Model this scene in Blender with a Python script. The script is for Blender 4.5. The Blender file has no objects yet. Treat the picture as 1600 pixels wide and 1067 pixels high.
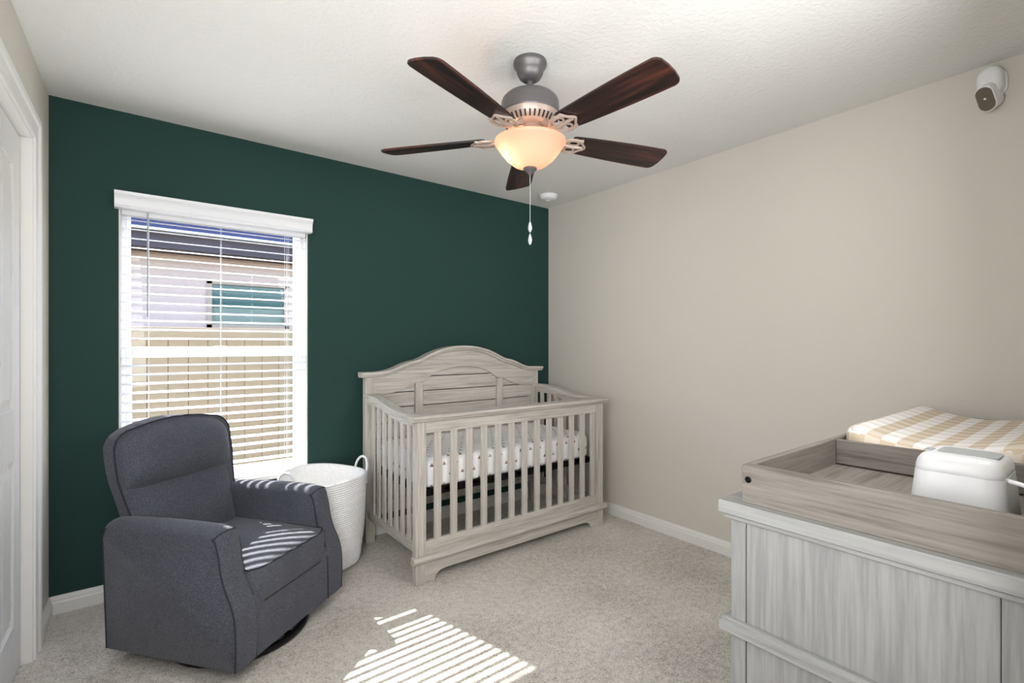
import bpy, bmesh, math, random
from mathutils import Vector, Matrix
random.seed(7)
PI = math.pi
sc = bpy.context.scene
COL = sc.collection

# ---------------------------------------------------------------- camera
cam_d = bpy.data.cameras.new('camera')
cam_d.sensor_width = 36.0
cam_d.lens = 36.0 * 763.5 / 1600.0
cam_d.shift_y = 4.5 / 1600.0
cam_d.clip_start = 0.02
cam = bpy.data.objects.new('camera', cam_d)
cam.location = (0, 0, 1.27)
cam.rotation_euler = (PI / 2, 0, math.radians(52.3 - 90))
COL.objects.link(cam)
sc.camera = cam

# ---------------------------------------------------------------- exposure, sky, sun, lamps
sc.view_settings.view_transform = 'Standard'
sc.view_settings.look = 'None'
sc.view_settings.gamma = 1.0
sc.view_settings.exposure = 0.2
sc.view_settings.use_curve_mapping = False

w = bpy.data.worlds.new('sky')
sc.world = w
w.use_nodes = True
nt = w.node_tree
nt.nodes.clear()
sky = nt.nodes.new('ShaderNodeTexSky')
sky.sky_type = 'NISHITA'
sky.sun_disc = False
sky.sun_elevation = math.radians(46)
sky.sun_rotation = math.radians(-14)
bg = nt.nodes.new('ShaderNodeBackground')
bg.inputs['Strength'].default_value = 1.1
wo = nt.nodes.new('ShaderNodeOutputWorld')
nt.links.new(sky.outputs[0], bg.inputs['Color'])
nt.links.new(bg.outputs[0], wo.inputs['Surface'])


def lamp(name, kind, loc, direction, energy, color=(1, 1, 1), **kw):
    d = bpy.data.lights.new(name, kind)
    d.energy = energy
    d.color = color
    for k, v in kw.items():
        setattr(d, k, v)
    o = bpy.data.objects.new(name, d)
    o.location = loc
    if direction is not None:
        o.rotation_euler = Vector(direction).to_track_quat('-Z', 'Y').to_euler()
    COL.objects.link(o)
    return o


EL = math.radians(45.5)
sun_dir = (0.2436 * math.cos(EL), -0.970 * math.cos(EL), -math.sin(EL))
lamp('sun', 'SUN', (0, 8, 9), sun_dir, 26.0, (1.0, 0.95, 0.88), angle=math.radians(0.5))
# soft fill lamps added out of view to brighten the room
lamp('entry_fill', 'AREA', (0.25, -1.1, 1.15), (2.9, 4.0, 1.5), 10.0, (0.97, 0.985, 1.0),  # added fill from behind the camera, aimed at the far ceiling
     shape='RECTANGLE', size=0.9, size_y=0.9, spread=math.radians(75))
lamp('closet_side_fill', 'AREA', (-0.26, 0.72, 1.50), (1.0, 0.90, 0.08), 38.0, (0.97, 0.985, 1.0),  # added fill beside the closet doors, where no real lamp stands
     shape='RECTANGLE', size=1.0, size_y=1.3)
lamp('near_wall_fill', 'AREA', (1.50, 0.10, 1.80), (-0.25, 1.0, -0.05), 19.0, (0.97, 0.985, 1.0),  # unseen fill above the dresser, added to even out the room
     shape='RECTANGLE', size=0.8, size_y=0.6)

# ---------------------------------------------------------------- materials
def srgb(r, g, b):
    def c(v):
        v = v / 255.0
        return v / 12.92 if v <= 0.04045 else ((v + 0.055) / 1.055) ** 2.4
    return (c(r), c(g), c(b), 1)


class NT:
    def __init__(s, name):
        s.m = bpy.data.materials.new(name)
        s.m.use_nodes = True
        s.n = s.m.node_tree.nodes
        s.l = s.m.node_tree.links
        s.b = s.n['Principled BSDF']
        s.out = s.n['Material Output']

    def node(s, t, **kw):
        x = s.n.new(t)
        for k, v in kw.items():
            setattr(x, k, v)
        return x

    def link(s, a, b):
        s.l.new(a, b)

    def math(s, op, a, b=None, c=None):
        x = s.n.new('ShaderNodeMath')
        x.operation = op
        for i, v in enumerate((a, b, c)):
            if v is None:
                continue
            if hasattr(v, 'links'):
                s.l.new(v, x.inputs[i])
            else:
                x.inputs[i].default_value = v
        return x.outputs[0]

    def mix(s, f, a, b):
        x = s.n.new('ShaderNodeMix')
        x.data_type = 'RGBA'
        for i, v in ((0, f), (6, a), (7, b)):
            if hasattr(v, 'links'):
                s.l.new(v, x.inputs[i])
            else:
                x.inputs[i].default_value = v
        return x.outputs[2]

    def noise(s, scale, detail=3, vec=None, rough=0.5):
        x = s.n.new('ShaderNodeTexNoise')
        x.inputs['Scale'].default_value = scale
        x.inputs['Detail'].default_value = detail
        x.inputs['Roughness'].default_value = rough
        if vec is None:
            vec = s.coord()
        s.l.new(vec, x.inputs['Vector'])
        return x.outputs[0]

    def coord(s, kind='Object', scale=None):
        tc = s.n.new('ShaderNodeTexCoord')
        v = tc.outputs[kind]
        if scale:
            mp = s.n.new('ShaderNodeMapping')
            mp.inputs['Scale'].default_value = scale
            s.l.new(v, mp.inputs['Vector'])
            v = mp.outputs[0]
        return v

    def ramp(s, f, stops):
        x = s.n.new('ShaderNodeValToRGB')
        el = x.color_ramp.elements
        while len(el) < len(stops):
            el.new(0.5)
        for e, (p, c) in zip(el, stops):
            e.position = p
            e.color = c
        s.l.new(f, x.inputs[0])
        return x.outputs[0]

    def bump(s, h, strength=0.3, dist=0.01):
        x = s.n.new('ShaderNodeBump')
        x.inputs['Strength'].default_value = strength
        x.inputs['Distance'].default_value = dist
        s.l.new(h, x.inputs['Height'])
        s.l.new(x.outputs[0], s.b.inputs['Normal'])

    def col(s, v):
        if hasattr(v, 'links'):
            s.l.new(v, s.b.inputs['Base Color'])
        else:
            s.b.inputs['Base Color'].default_value = v

    def set(s, rough=0.6, metal=0.0, spec=0.5):
        s.b.inputs['Roughness'].default_value = rough
        s.b.inputs['Metallic'].default_value = metal
        s.b.inputs['Specular IOR Level'].default_value = spec
        return s.m


def plain(name, c, rough=0.5, metal=0.0, spec=0.5, bump=None):
    t = NT(name)
    n = t.noise(7, 2)
    t.col(t.mix(t.math('MULTIPLY', n, 0.10), c, tuple(x * 0.8 for x in c[:3]) + (1,)))
    if bump:
        t.bump(t.noise(bump[0], 3), bump[1], bump[2])
    return t.set(rough, metal, spec)


def painted(name, c, scale=110, strength=0.25, spec=0.25, rough=0.75):
    t = NT(name)
    n = t.noise(1.3, 2)
    t.col(t.mix(t.math('MULTIPLY', n, 0.14), c, tuple(x * 0.86 for x in c[:3]) + (1,)))
    t.bump(t.noise(scale, 4, rough=0.55), strength, 0.004)
    return t.set(rough, 0, spec)


def wood(name, axis, light, dark, rough=0.6, freq=55, blot=0.35):
    t = NT(name)
    s = [freq * 1.7] * 3
    s[axis] = 4.5
    fine = t.noise(1.0, 5, t.coord(scale=tuple(s)), 0.65)
    s2 = [freq * 0.5] * 3
    s2[axis] = 1.6
    broad = t.noise(1.0, 3, t.coord(scale=tuple(s2)), 0.55)
    f = t.math('ADD', t.math('MULTIPLY', fine, 0.65), t.math('MULTIPLY', broad, blot))
    t.col(t.ramp(f, [(0.36, dark), (0.52, tuple((a * .35 + b * .65) for a, b in zip(dark, light))), (0.66, light)]))
    t.bump(fine, 0.25, 0.002)
    return t.set(rough, 0, 0.3)


M = {}
M['green'] = painted('green_wall_paint', srgb(38, 66, 61), 95, 0.35, 0.25)
M['beige'] = painted('beige_wall_paint', srgb(212, 206, 196), 95, 0.22, 0.2)
M['ceiling'] = painted('ceiling_paint', srgb(228, 227, 223), 60, 0.8, 0.1, 0.9)
M['trim'] = plain('white_trim_paint', srgb(232, 230, 226), 0.4, 0, 0.4)
M['doorw'] = plain('white_door_paint', srgb(222, 220, 216), 0.45, 0, 0.4)
M['vinyl'] = plain('white_vinyl', srgb(238, 239, 242), 0.35)
GL, GD = srgb(208, 203, 196), srgb(166, 158, 148)
M['wood_x'] = wood('washed_grey_wood_lengthwise', 0, GL, GD)
M['wood_y'] = wood('washed_grey_wood_crosswise', 1, GL, GD)
M['wood_z'] = wood('washed_grey_wood_upright', 2, GL, GD)
DL, DD = srgb(174, 174, 171), srgb(148, 147, 146)
M['dres_y'] = wood('dresser_wood_crosswise', 1, DL, DD)
M['dres_x'] = wood('dresser_wood_lengthwise', 0, DL, DD)
M['dres_z'] = wood('dresser_wood_upright', 2, DL, DD, blot=0.25)
TL, TD = srgb(149, 142, 134), srgb(104, 97, 90)
M['tray_y'] = wood('tray_wood_crosswise', 1, TL, TD)
M['tray_x'] = wood('tray_wood_lengthwise', 0, TL, TD)
M['black'] = plain('black_metal', srgb(24, 24, 27), 0.4, 0.6)
M['blackmat'] = plain('black_plastic', srgb(22, 22, 24), 0.5)
M['plastic'] = plain('white_plastic', srgb(236, 236, 237), 0.35)
M['bronze'] = plain('brushed_pewter_metal', srgb(108, 105, 105), 0.42, 0.55)
M['steel'] = plain('shiny_steel', srgb(180, 180, 182), 0.25, 0.9)
M['iron'] = plain('pale_pewter_bracket_metal', srgb(178, 160, 148), 0.4, 0.35)
M['chain'] = plain('pale_chain_metal', srgb(190, 200, 198), 0.35, 0.3)
M['dark'] = plain('dark_void', srgb(40, 36, 34), 0.8)
M['cambrown'] = plain('brown_lens_face', srgb(98, 92, 76), 0.3)
M['greyglass'] = plain('grey_translucent_window', srgb(176, 182, 184), 0.15)


def m_carpet():
    t = NT('beige_carpet')
    a = t.noise(120, 4, rough=0.75)
    b = t.noise(34, 3)
    c = t.noise(2.2, 3)
    f = t.math('ADD', t.math('MULTIPLY', a, 0.62), t.math('ADD', t.math('MULTIPLY', b, 0.2), t.math('MULTIPLY', c, 0.22)))
    t.col(t.ramp(f, [(0.38, srgb(158, 150, 140)), (0.52, srgb(228, 220, 210)), (0.64, srgb(252, 246, 238))]))
    t.bump(t.math('ADD', a, t.math('MULTIPLY', b, 0.8)), 0.9, 0.012)
    t.b.inputs['Sheen Weight'].default_value = 0.1
    return t.set(0.95, 0, 0.05)


M['carpet'] = m_carpet()


def m_fabric():
    t = NT('charcoal_upholstery')
    a = t.noise(420, 3, rough=0.7)
    b = t.noise(9, 3)
    f = t.math('ADD', t.math('MULTIPLY', a, 0.93), t.math('MULTIPLY', b, 0.07))
    t.col(t.ramp(f, [(0.34, srgb(44, 46, 54)), (0.5, srgb(76, 78, 88)), (0.68, srgb(116, 119, 130))]))
    t.bump(a, 0.35, 0.002)
    t.b.inputs['Sheen Weight'].default_value = 0.15
    return t.set(0.9, 0, 0.15)


M['fabric'] = m_fabric()
M['piping'] = plain('dark_piping_cord', srgb(40, 41, 50), 0.8)


def m_walnut():
    t = NT('dark_walnut_blade')
    v = t.coord(scale=(2.2, 34, 34))
    fine = t.noise(1.0, 6, v, 0.6)
    t.col(t.ramp(fine, [(0.36, srgb(14, 8, 8)), (0.5, srgb(38, 20, 17)), (0.66, srgb(84, 44, 32))]))
    return t.set(0.4, 0, 0.4)


M['walnut'] = m_walnut()


def m_rope():
    t = NT('white_cotton_rope')
    a = t.noise(160, 3)
    t.col(t.ramp(a, [(0.3, srgb(225, 225, 225)), (0.7, srgb(250, 250, 250))]))
    t.bump(a, 0.3, 0.003)
    return t.set(0.9, 0, 0.1)


M['rope'] = m_rope()


def m_glass():
    t = NT('window_glass')
    tr = t.node('ShaderNodeBsdfTransparent')
    tr.inputs['Color'].default_value = (0.97, 0.98, 0.98, 1)
    gl = t.node('ShaderNodeBsdfGlossy')
    gl.inputs['Roughness'].default_value = 0.02
    mx = t.node('ShaderNodeMixShader')
    mx.inputs[0].default_value = 0.012
    t.link(tr.outputs[0], mx.inputs[1])
    t.link(gl.outputs[0], mx.inputs[2])
    t.link(mx.outputs[0], t.out.inputs['Surface'])
    return t.m


M['glass'] = m_glass()


def m_bowl():
    t = NT('frosted_alabaster_glass')
    t.col(srgb(226, 190, 166))
    t.set(0.35, 0, 0.5)
    tl = t.node('ShaderNodeBsdfTranslucent')
    n = t.noise(5, 2)
    t.link(t.mix(n, srgb(196, 158, 140), srgb(206, 172, 156)), tl.inputs['Color'])
    mx = t.node('ShaderNodeMixShader')
    mx.inputs[0].default_value = 0.50
    t.link(t.b.outputs[0], mx.inputs[1])
    t.link(tl.outputs[0], mx.inputs[2])
    t.link(mx.outputs[0], t.out.inputs['Surface'])
    return t.m


M['bowl'] = m_bowl()


def m_sheet():
    t = NT('white_sheet_with_tiny_triangle_print')
    uv = t.coord('UV')
    sp = t.node('ShaderNodeSeparateXYZ')
    t.link(uv, sp.inputs[0])
    cu, cv = 0.078, 0.058
    v = t.math('DIVIDE', sp.outputs[1], cv)
    row = t.math('FLOOR', v)
    u = t.math('ADD', t.math('DIVIDE', sp.outputs[0], cu), t.math('MULTIPLY', t.math('MODULO', row, 2.0), 0.5))
    fu = t.math('ABSOLUTE', t.math('SUBTRACT', t.math('FRACT', u), 0.5))
    fv = t.math('SUBTRACT', t.math('FRACT', v), 0.5)
    # triangle outline
    tri = t.math('MULTIPLY', t.math('GREATER_THAN', fv, -0.15),
                 t.math('LESS_THAN', t.math('ADD', fv, t.math('MULTIPLY', fu, 2.3)), 0.2))
    inner = t.math('MULTIPLY', t.math('LESS_THAN', fv, 0.0),
                   t.math('LESS_THAN', t.math('SUBTRACT', t.math('MULTIPLY', fu, 2.3), fv), 0.05))
    f = t.math('MULTIPLY', tri, t.math('SUBTRACT', 1.0, inner))
    wn = t.node('ShaderNodeTexWhiteNoise')
    cb = t.node('ShaderNodeCombineXYZ')
    t.link(t.math('FLOOR', u), cb.inputs[0])
    t.link(row, cb.inputs[1])
    t.link(cb.outputs[0], wn.inputs['Vector'])
    c = t.ramp(wn.outputs['Value'], [(0.0, srgb(120, 105, 95)), (0.5, srgb(176, 130, 92)), (1.0, srgb(150, 150, 146))])
    t.col(t.mix(f, srgb(242, 241, 241), c))
    t.bump(t.noise(14, 3), 0.3, 0.01)
    return t.set(0.85, 0, 0.1)


M['sheet'] = m_sheet()


def m_gingham():
    t = NT('tan_and_white_gingham_cotton')
    uv = t.coord('UV')
    sp = t.node('ShaderNodeSeparateXYZ')
    t.link(uv, sp.inputs[0])
    p = 0.076
    a = t.math('GREATER_THAN', t.math('FRACT', t.math('DIVIDE', sp.outputs[0], p)), 0.5)
    b = t.math('GREATER_THAN', t.math('FRACT', t.math('DIVIDE', sp.outputs[1], p)), 0.5)
    f = t.math('ADD', t.math('MULTIPLY', a, 0.3), t.math('MULTIPLY', b, 0.62))
    t.col(t.mix(f, srgb(244, 242, 240), srgb(206, 186, 158)))
    t.bump(t.noise(300, 2), 0.15, 0.002)
    return t.set(0.85, 0, 0.1)


M['gingham'] = m_gingham()
M['fence'] = plain('tan_vinyl_fence', srgb(196, 162, 128), 0.6)
M['stucco'] = plain('cream_stucco', srgb(204, 176, 166), 0.9, 0, 0.1, (40, 0.4, 0.01))
M['fascia'] = plain('dark_eave_board', srgb(70, 56, 62), 0.7)
M['shingle'] = plain('blue_grey_shingles', srgb(34, 38, 60), 1.0, 0, 0.0, (30, 0.8, 0.02))
M['tanframe'] = plain('tan_window_frame', srgb(176, 148, 130), 0.6)
M['tealglass'] = plain('dark_teal_window_glass', srgb(62, 92, 88), 0.15)
M['palescreen'] = plain('pale_green_window_shade', srgb(126, 136, 122), 0.7)
M['grass'] = plain('lawn_grass', srgb(110, 104, 84), 0.95, 0, 0.1, (60, 1.0, 0.03))
M['leaf'] = plain('dark_foliage', srgb(40, 66, 44), 0.8, 0, 0.1, (20, 1.0, 0.05))
M['bark'] = plain('brown_bark', srgb(84, 68, 54), 0.9)

# ---------------------------------------------------------------- helpers
WORLD = {}


def place(o, parent):
    COL.objects.link(o)
    if parent is not None:
        o.parent = parent
        if parent.name in WORLD:
            o.matrix_parent_inverse = Matrix.Translation(-WORLD[parent.name])
    return o


def thing(name, label, cat, loc=(0, 0, 0), rotz=0.0, group=None, world=True):
    """Empty at a thing's base. world=True: its parts are given in world coordinates."""
    o = bpy.data.objects.new(name, None)
    o.empty_display_size = 0.1
    o.location = loc
    o.rotation_euler = (0, 0, rotz)
    COL.objects.link(o)
    o['label'] = label
    o['category'] = cat
    if group:
        o['group'] = group
    if world:
        WORLD[o.name] = Vector(loc)
    return o


def tag(o, label=None, cat=None, group=None, kind=None):
    for k, v in (('label', label), ('category', cat), ('group', group), ('kind', kind)):
        if v:
            o[k] = v
    return o


def finish(name, bm, mat, parent=None, smooth=False, label=None, kind=None, autos=None):
    bmesh.ops.recalc_face_normals(bm, faces=bm.faces[:])
    me = bpy.data.meshes.new(name)
    if autos is not None:
        for e in bm.edges:
            if len(e.link_faces) == 2 and e.calc_face_angle(0) > autos:
                e.smooth = False
        smooth = True
    if smooth:
        for f in bm.faces:
            f.smooth = True
    bm.to_mesh(me)
    bm.free()
    me.materials.append(mat)
    o = bpy.data.objects.new(name, me)
    place(o, parent)
    if label:
        o['label'] = label
    if kind:
        o['kind'] = kind
    return o


def add_box(bm, x0, x1, y0, y1, z0, z1, bev=0.0, seg=1):
    t = bmesh.new()
    bmesh.ops.create_cube(t, size=1.0)
    for v in t.verts:
        v.co = Vector(((x0 + x1) / 2 + v.co.x * (x1 - x0), (y0 + y1) / 2 + v.co.y * (y1 - y0), (z0 + z1) / 2 + v.co.z * (z1 - z0)))
    if bev:
        bmesh.ops.bevel(t, geom=t.edges[:], offset=bev, segments=seg, profile=0.5, affect='EDGES')
    merge(bm, t)


def merge(bm, t, mat=None):
    me = bpy.data.meshes.new('tmp')
    t.to_mesh(me)
    t.free()
    if mat is not None:
        me.transform(mat)
    bm.from_mesh(me)
    bpy.data.meshes.remove(me)


def box(name, x0, x1, y0, y1, z0, z1, mat, parent=None, bev=0.0, seg=1, label=None, kind=None):
    bm = bmesh.new()
    add_box(bm, x0, x1, y0, y1, z0, z1, bev, seg)
    return finish(name, bm, mat, parent, label=label, kind=kind, autos=math.radians(35) if seg > 1 else None)


def add_lathe(bm, prof, center=(0, 0, 0), n=32, cap=True):
    cx, cy, cz = center
    rings = []
    for r, z in prof:
        if r < 1e-5:
            rings.append([bm.verts.new((cx, cy, cz + z))])
        else:
            rings.append([bm.verts.new((cx + r * math.cos(2 * PI * i / n), cy + r * math.sin(2 * PI * i / n), cz + z)) for i in range(n)])
    for a, b in zip(rings, rings[1:]):
        if len(a) == 1 and len(b) == 1:
            continue
        for i in range(n):
            j = (i + 1) % n
            if len(a) == 1:
                bm.faces.new((a[0], b[i], b[j]))
            elif len(b) == 1:
                bm.faces.new((a[i], a[j], b[0]))
            else:
                bm.faces.new((a[i], a[j], b[j], b[i]))
    if cap:
        for rr in (rings[0], rings[-1]):
            if len(rr) > 1:
                bm.faces.new(rr)


def lathe(name, prof, center, mat, parent=None, n=32, cap=True, ang=40, label=None):
    bm = bmesh.new()
    add_lathe(bm, prof, center, n, cap)
    return finish(name, bm, mat, parent, autos=math.radians(ang), label=label)


def add_tube(bm, pts, r, n=8, closed=False, flat=1.0):
    pts = [Vector(p) for p in pts]
    N = len(pts)
    tang = []
    for i in range(N):
        if closed:
            t = pts[(i + 1) % N] - pts[(i - 1) % N]
        else:
            t = pts[min(i + 1, N - 1)] - pts[max(i - 1, 0)]
        tang.append(t.normalized())
    up = Vector((0, 0, 1))
    if abs(tang[0].dot(up)) > 0.9:
        up = Vector((1, 0, 0))
    nrm = (up - tang[0] * up.dot(tang[0])).normalized()
    rings = []
    for i in range(N):
        nrm = (nrm - tang[i] * nrm.dot(tang[i])).normalized()
        bn = tang[i].cross(nrm)
        rr = r[i] if isinstance(r, (list, tuple)) else r
        rings.append([bm.verts.new(pts[i] + nrm * math.cos(2 * PI * k / n) * rr * flat + bn * math.sin(2 * PI * k / n) * rr) for k in range(n)])
    rng = range(N) if closed else range(N - 1)
    for i in rng:
        a, b = rings[i], rings[(i + 1) % N]
        for k in range(n):
            j = (k + 1) % n
            bm.faces.new((a[k], a[j], b[j], b[k]))
    if not closed:
        bm.faces.new(rings[0])
        bm.faces.new(rings[-1])


def tube(name, pts, r, mat, parent=None, n=8, closed=False, label=None, flat=1.0):
    bm = bmesh.new()
    add_tube(bm, pts, r, n, closed, flat)
    return finish(name, bm, mat, parent, autos=math.radians(50), label=label)


def add_prism(bm, poly, axis, a0, a1, bev=0.0):
    """poly in the plane normal to axis; axis 0: (y,z), 1: (x,z), 2: (x,y)."""
    t = bmesh.new()

    def P(p, a):
        if axis == 0:
            return (a, p[0], p[1])
        if axis == 1:
            return (p[0], a, p[1])
        return (p[0], p[1], a)
    A = [t.verts.new(P(p, a0)) for p in poly]
    B = [t.verts.new(P(p, a1)) for p in poly]
    n = len(poly)
    t.faces.new(A)
    t.faces.new(B[::-1])
    for i in range(n):
        j = (i + 1) % n
        t.faces.new((A[i], A[j], B[j], B[i]))
    if bev:
        bmesh.ops.bevel(t, geom=[e for e in t.edges], offset=bev, segments=1, affect='EDGES')
    merge(bm, t)


def prism(name, poly, axis, a0, a1, mat, parent=None, bev=0.0, ang=None, label=None, kind=None):
    bm = bmesh.new()
    add_prism(bm, poly, axis, a0, a1, bev)
    return finish(name, bm, mat, parent, autos=math.radians(ang) if ang else None, label=label, kind=kind)


def interp(tab, x):
    if x <= tab[0][0]:
        return tab[0][1]
    for (a, b), (c, d) in zip(tab, tab[1:]):
        if x <= c:
            return b + (d - b) * (x - a) / (c - a)
    return tab[-1][1]


def smooth_tab(tab, n=60, k=2):
    x0, x1 = tab[0][0], tab[-1][0]
    pts = [[x0 + (x1 - x0) * i / n, 0] for i in range(n + 1)]
    for p in pts:
        p[1] = interp(tab, p[0])
    for _ in range(k):
        q = [p[1] for p in pts]
        for i in range(1, n):
            pts[i][1] = (q[i - 1] + 2 * q[i] + q[i + 1]) / 4
    return [tuple(p) for p in pts]


# ---------------------------------------------------------------- the setting
XR, YB, XL = 2.827, 3.143, -0.318
H = 2.44
box('floor', -0.62, XR + .2, -1.5, YB + .22, -0.12, 0.0, M['carpet'], kind='structure')
box('ceiling', -0.62, XR + .2, -1.5, YB + .22, H, H + .12, M['ceiling'], kind='structure')

WX0, WX1, WZ0, WZ1 = -0.062, 0.842, 0.50, 1.975
bm = bmesh.new()
add_box(bm, -0.6, WX0, YB, YB + .2, 0, H)
add_box(bm, WX1, XR + .19, YB, YB + .2, 0, H)
add_box(bm, WX0, WX1, YB, YB + .2, 0, WZ0)
add_box(bm, WX0, WX1, YB, YB + .2, WZ1, H)
finish('wall_back', bm, M['green'], kind='structure')
box('wall_right', XR, XR + .18, -.2, YB, 0, H, M['beige'], kind='structure')
bm = bmesh.new()
add_box(bm, 1.12, XR, -.1, .085, 0, H)
add_box(bm, 1.12, 1.25, -1.4, -.1, 0, H)
finish('wall_near', bm, M['beige'], kind='structure')
box('wall_entry', -0.6, 1.25, -1.5, -1.4, 0, H, M['beige'], kind='structure')

TH = math.radians(-1.05)


def left(o):
    o.location = (XL, YB, 0)
    o.rotation_euler = (0, 0, TH)
    return o


DY0, DY1, DZ = -0.413, -2.22, 2.105
bm = bmesh.new()
add_box(bm, -.14, 0, DY0, 0.0, 0, H)
add_box(bm, -.14, 0, DY1, DY0, DZ, H)
add_box(bm, -.14, 0, -4.6, DY1, 0, H)
left(finish('wall_left', bm, M['beige'], kind='structure'))
left(box('closet_light_block', -.16, -.142, DY1 - .1, DY0 + .1, 0, DZ + .1, M['beige'], kind='structure'))  # unseen panel added behind the doors to stop sky light leaking in


def bb_prof(h=.083, t=.015):
    return [(0, 0), (t, 0), (t, h * .62), (t * .75, h * .70), (t * .62, h * .84), (t * .3, h * .93), (t * .2, h), (0, h)]


# baseboards
P = [(YB - a, z) for a, z in bb_prof()]
prism('baseboard_back', P, 0, XL, XR, M['trim'], kind='structure')
P = [(XR - a, z) for a, z in bb_prof()]
prism('baseboard_right', P, 1, .09, YB, M['trim'], kind='structure')
P = [(a, z) for a, z in bb_prof()]
left(prism('baseboard_left', P, 1, DY0 + .095, -.002, M['trim'], kind='structure'))
P = [(.085 + a, z) for a, z in bb_prof()]
prism('baseboard_near', P, 0, 1.12, XR, M['trim'], kind='structure')

# closet casing: stepped profile, mitred
CW = .092


def casing_part(poly_in):
    return poly_in


prof = [(0, 0), (0, .011), (.010, .013), (.022, .013), (.028, .010), (.058, .012), (.066, .018), (.082, .020), (CW, .017), (CW, 0)]
bm = bmesh.new()
rings = []
for (y, z, dy, dz) in ((DY0, 0, 1, 0), (DY0, DZ, 1, 1), (DY1, DZ, -1, 1), (DY1, 0, -1, 0)):
    rings.append([bm.verts.new((b, y + a * dy, z + a * dz)) for a, b in prof])
for A, B in zip(rings, rings[1:]):
    for i in range(len(prof) - 1):
        bm.faces.new((A[i], A[i + 1], B[i + 1], B[i]))
left(finish('trim_1', bm, M['trim'], kind='structure'))
# jamb lining
bm = bmesh.new()
add_box(bm, -.138, .004, DY0 - .012, DY0 + .002, 0, DZ)
add_box(bm, -.138, .004, DY1, DY0, DZ - .012, DZ + .002)
left(finish('trim_2', bm, M['trim'], kind='structure'))


def door_leaf(n, y1):
    W = .446
    y0 = y1 - W
    xf = -.030
    bm = bmesh.new()
    st, z = .125, [.012, .215, .83, 1.03, 1.95, 2.085]
    add_box(bm, xf - .034, xf - .012, y0, y1, z[0], z[5])
    add_box(bm, xf - .02, xf, y0, y0 + st, z[0], z[5], .002)
    add_box(bm, xf - .02, xf, y1 - st, y1, z[0], z[5], .002)
    for a, b in ((z[0], z[1]), (z[2], z[3]), (z[4], z[5])):
        add_box(bm, xf - .02, xf, y0 + st, y1 - st, a, b, .002)
    d = finish('door_%d' % n, bm, M['doorw'], kind='structure')
    left(d)
    for a, b in ((z[1], z[2]), (z[3], z[4])):
        bm = bmesh.new()
        i = .006
        A = [bm.verts.new((xf - .014, yy, zz)) for yy, zz in ((y0 + st + i, a + i), (y1 - st - i, a + i), (y1 - st - i, b - i), (y0 + st + i, b - i))]
        i = .040
        B = [bm.verts.new((xf - .002, yy, zz)) for yy, zz in ((y0 + st + i, a + i), (y1 - st - i, a + i), (y1 - st - i, b - i), (y0 + st + i, b - i))]
        bm.faces.new(B)
        for k in range(4):
            bm.faces.new((A[k], A[(k + 1) % 4], B[(k + 1) % 4], B[k]))
        finish('panel', bm, M['doorw'], d)
    return d


for k in range(4):
    dd = door_leaf(k + 1, DY0 - .014 - k * .4485)
    if k in (1, 2):
        yk = DY0 - .014 - k * .4485 - (.39 if k == 1 else .05)
        bm = bmesh.new()
        add_lathe(bm, [(.0, -.03), (.008, -.03), (.008, -.012), (.017, -.006), (.019, .002), (.014, .01), (0, .012)], (0, 0, 0), 16)
        bm.transform(Matrix.Translation((-.002, yk, 1.0)) @ Matrix.Rotation(PI / 2, 4, 'Y'))
        finish('door_knob', bm, M['steel'], dd, autos=.6)

# ---------------------------------------------------------------- window
win = box('window_1', WX0, WX1, YB + .004, YB + .2, WZ0 - .02, WZ0, M['trim'], kind='structure')
# drywall return lining
bm = bmesh.new()
add_box(bm, WX0, WX0 + .006, YB + .001, YB + .2, WZ0, WZ1)
add_box(bm, WX1 - .006, WX1, YB + .001, YB + .2, WZ0, WZ1)
add_box(bm, WX0, WX1, YB + .001, YB + .2, WZ1 - .006, WZ1)
finish('window_return', bm, M['trim'], win)
sill = box('window_sill', WX0, WX1, YB - .022, YB + .1, WZ0 - .02, WZ0 + .004, M['trim'], win, .005, 2)
yg = YB + .105


def frame_ring(name, x0, x1, z0, z1, wl, wr, wb, wt, y0, y1):
    bm = bmesh.new()
    add_box(bm, x0, x0 + wl, y0, y1, z0, z1, .003)
    add_box(bm, x1 - wr, x1, y0, y1, z0, z1, .003)
    add_box(bm, x0 + wl, x1 - wr, y0, y1, z0, z0 + wb, .003)
    add_box(bm, x0 + wl, x1 - wr, y0, y1, z1 - wt, z1, .003)
    return finish(name, bm, M['vinyl'], win)


frame_ring('window_frame', WX0 + .006, WX1 - .006, WZ0, WZ1 - .006, .020, .020, .02, .008, yg - .02, yg + .07)
us = frame_ring('upper_sash', WX0 + .026, WX1 - .026, 1.225, WZ1 - .006, .022, .024, .03, .02, yg + .02, yg + .045)
ls = frame_ring('lower_sash', WX0 + .026, WX1 - .026, WZ0 + .02, 1.252, .026, .030, .04, .052, yg - .012, yg + .018)
box('window_pane', WX0 + .04, WX1 - .04, yg + .031, yg + .034, 1.245, WZ1 - .02, M['glass'], us)
box('window_pane', WX0 + .04, WX1 - .04, yg + .002, yg + .005, WZ0 + .05, 1.215, M['glass'], ls)
box('sash_lock', .36, .42, yg - .022, yg - .010, 1.252, 1.262, M['vinyl'], ls, .003)

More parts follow.
